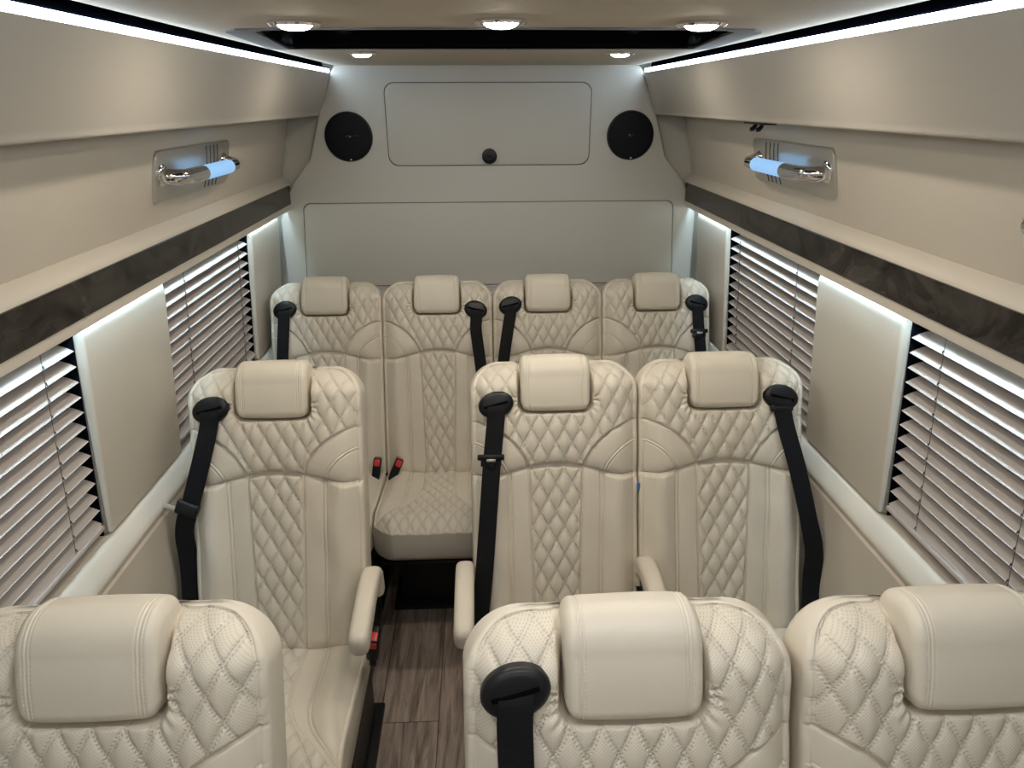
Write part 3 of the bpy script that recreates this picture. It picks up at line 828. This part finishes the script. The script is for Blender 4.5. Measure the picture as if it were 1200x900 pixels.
UPV = Vector((0, stl, ct)); NRM = Vector((0, -ct, stl)); XV = Vector((1, 0, 0))
def guide_mesh(side):
    r = math.radians(-14 * side)
    u = XV * math.cos(r) + UPV * math.sin(r)
    m = MB().lathe([(.0430, -.006), (.0430, .004), (.0415, .0085), (.037, .0115), (.030, .0128), (.018, .0137), (.0005, .0142)], (0, 0, 0), NRM, 44, u, .93, .69)
    sl = MB().box((0, 0, 0), (.052, .0045, .0050), .0020, 2)
    w = NRM.cross(u)
    R3 = Matrix((u, -NRM, w)).transposed()
    sl = MB().box(NRM * .0132 + w * .001, (.055, .004, .0058), .0015, 2, R3)  # solid box, the slot's inner shade is put into its black
    return m, sl
GM = {}
for sd in (-1, 1):
    a, b_ = guide_mesh(sd); GM[sd] = (a.mesh('belt_guide', M['plastic']), b_.mesh('belt_slot', M['slot']))

def buckle_meshes():
    b1 = MB().box((0, 0, .030), (.027, .040, .080), .006, 3).box((0, .004, -.03), (.016, .020, .06), .003)
    b2 = MB().box((0, -.006, .0675), (.019, .020, .0055), .0015, 2).box((0, -.0195, .054), (.019, .003, .022), .001)
    return b1.mesh('buckle', M['plastic']), b2.mesh('release_button', M['red'])
me_bk, me_bt = buckle_meshes()

def seat(label, X, Y, group, belt=None, arms=(), sx=1.0, buckles=(), tong=None, gx=.134, gs=.545, drop=True):
    r = thing('passenger_seat', label, 'seat', (X, Y, 0), group)
    r.scale = (sx, 1, 1)
    link('backrest', me_back, r); link('headrest', me_head, r); link('seat_cushion', me_cush, r)
    link('seat_base', me_base, r); link('seat_pan', me_pan, r)
    o = link('back_shell', me_shell, r); o.location = bp(0, .30, -.107)
    for a in arms:
        o = link('armrest', me_arm, r, (a, 0, 0)); link('arm_bracket', me_armbr, o)
    for (bx, by, bz, rx, ry) in buckles:
        o = link('seat_buckle', me_bk, r, (bx, by, bz)); o.rotation_euler = (rx, ry, 0)
        q = link('release_button', me_bt, o); q['label'] = 'red release button'
    if belt:
        sd, path = belt
        g = link('belt_guide', GM[sd][0], r, bp(sd * gx, gs, .013)); g['label'] = 'oval black belt guide'
        link('belt_slot', GM[sd][1], g)
        pts = [bp(sd * gx, gs + .001, .0262), bp(sd * gx, gs - .012, .0290), bp(sd * gx + sd * .0015, gs - .034, .0285)] ; wv = [XV, XV, XV]
        for (x, s, h) in path: pts.append(bp(x, s, h + .004)); wv.append(XV if abs(x) < .19 else (XV + Vector((0, -.6 * sd, 0))))
        if drop:
            lx = path[-1][0]
            pts += [Vector((sd * max(abs(lx), .2045), -.02, .34))]; wv += [XV * .3 + Vector((0, -sd, 0))]
        w = ribbon(pts, wv, .040).obj('seat_belt', M['webbing'], r)
        if tong:
            kind, (x, s, h) = tong
            if kind == 'low':
                d = Matrix.Rotation(-TILT, 3, 'X')
                t = MB().box((0, 0, 0), (.060, .010, .013), .003, 2, d).box((0, -.001, 0) + Vector((0, 0, 0)) if False else Vector((0, .0, -.014)), (.046, .008, .016), .002, 2, d)
                t.lathe([(.0105, -.003), (.0105, .004), (.0075, .0055), (.0065, .002)], Vector((0, -.006, -.013)), NRM, 18)
                t.obj('belt_tongue', M['plastic'], w).location = bp(x, s, h)
                MB().box(Vector((0, -.008, -.004)), (.020, .003, .006), .001, 2, d).obj('belt_tongue_plate', M['satin'], w).location = bp(x, s, h)
            elif kind == 'edge':
                d = Matrix.Rotation(-TILT, 3, 'X') @ Matrix.Rotation(.35, 3, 'Y')
                MB().box((0, 0, 0), (.050, .020, .032), .006, 3, d).obj('belt_tongue', M['plastic'], w).location = bp(x, s, h)
                MB().box((-.036 * -sd * -1 if False else sd * .036, 0, .004), (.040, .0025, .012), .001, 2, d).obj('belt_tongue_plate', M['satin'], w).location = bp(x, s, h)
            else:
                d = Matrix.Rotation(-TILT, 3, 'X')
                MB().box(Vector((0, 0, 0)), (.052, .012, .016), .004, 2, d).obj('belt_tongue', M['plastic'], w).location = bp(x, s, h)
                pm = MB().box(UPV * .022 + NRM * .000, (.024, .0035, .034), .0012, 2, d).box(UPV * .022 + NRM * .0022, (.011, .002, .008), .0008, 2, d)
                pm.obj('belt_tongue_plate', M['steel'], w).location = bp(x, s, h)
    return r

G1, G2, G3 = 'quilted seats in the front row', 'quilted seats in the middle row', 'quilted seats on the rear bench row'
def out(sd, pts): return (sd, [(sd * x, s, h) for x, s, h in pts])
S1 = 'cream quilted seat in the nearest row, '; S2 = 'cream quilted seat, middle row, '; S3 = 'cream quilted seat, back row, '
belt_wall = [(.160, .45, .030), (.188, .33, .032), (.207, .22, .016), (.212, .10, -.01)]
# nearest row
seat(S1 + 'left of the aisle at the lower left corner', -.484, .498, G1, out(-1, [(.150, .45, .030), (.18, .33, .032), (.205, .22, .01)]), (.21,), gs=.580)
seat(S1 + 'lower middle, belt guide on its left shoulder', .128, .474, G1, out(-1, [(.135, .45, .026), (.142, .35, .030), (.160, .12, .030), (.19, .03, .02)]), (-.21, .20), gs=.580)
seat(S1 + 'at the lower right corner', .522, .470, G1, out(1, [(.150, .45, .030), (.18, .33, .032), (.205, .22, .01)]), (), gs=.580)
# middle row
seat(S2 + 'left of the aisle beside the left wall', -.502, 1.34, G2, out(-1, [(.148, .46, .026), (.178, .36, .022), (.200, .29, .012), (.206, .18, -.02)]), (.21,),
     buckles=((.219, -.080, .497, .35, .12),), tong=('edge', (-.187, .345, .026)), gx=.130, gs=.560)
seat(S2 + 'right of the aisle, belt tongue hanging halfway', .126, 1.35, G2, out(-1, [(.142, .46, .026), (.148, .40, .028), (.165, .20, .032), (.178, .08, .030), (.19, .0, .02)]), (-.21, .20),
     tong=('low', (-.1475, .440, .030)), gx=.134, gs=.556)
seat(S2 + 'by the right wall, belt tongue at its guide', .512, 1.35, G2, out(1, [(.138, .48, .026), (.160, .40, .030), (.188, .28, .030), (.207, .20, .018), (.215, .10, -.01)]), (),
     tong=('up', (.125, .537, .024)), gx=.126, gs=.560)
tg = MB().box((0, 0, 0), (.007, .012, .020), .001).obj('recline_tag', M['blue'], bpy.data.objects['passenger_seat.004']); tg.location = bp(.1935, .355, -.02); tg['label'] = 'small blue tag'
# rear row
seat(S3 + 'leftmost, against the left wall', -.551, 2.176, G3, out(-1, [(.1365, .48, .026), (.143, .39, .026), (.150, .25, .030), (.155, .10, .030)]), (), .955,
     buckles=((.160, -.03, .435, -.35, .15),), gx=.132, gs=.555, drop=False)
seat(S3 + 'second from left, belt on its right shoulder', -.184, 2.176, G3, out(1, [(.134, .48, .026), (.146, .38, .026), (.165, .22, .030), (.17, .08, .030)]), (), .955,
     buckles=((-.166, -.03, .437, -.30, .45),), gx=.134, gs=.548, drop=False)
seat(S3 + 'third from left, belt on its left shoulder', .184, 2.176, G3, out(-1, [(.142, .48, .026), (.158, .38, .026), (.172, .24, .028), (.175, .08, .028)]), (), .955,
     gx=.132, gs=.560, drop=False)
seat(S3 + 'rightmost, against the right wall', .551, 2.176, G3, out(1, [(.138, .48, .026), (.146, .39, .026), (.155, .25, .030), (.16, .10, .030)]), (), .955,
     tong=('low', (.1395, .467, .031)), gx=.134, gs=.558, drop=False)

# ------------------------------------------------------------------ world, render settings
w = bpy.data.worlds.new('world'); scene.world = w; w.use_nodes = True
w.node_tree.nodes['Background'].inputs[0].default_value = (.02, .025, .035, 1); w.node_tree.nodes['Background'].inputs[1].default_value = 1.0
scene.view_settings.view_transform = 'Standard'; scene.view_settings.look = 'None'
scene.view_settings.gamma = 1; scene.view_settings.use_curve_mapping = False
scene.view_settings.exposure = 0.22
scene.cycles.max_bounces = 10; scene.cycles.diffuse_bounces = 6; scene.cycles.use_denoising = True
scene.cycles.sample_clamp_indirect = 6
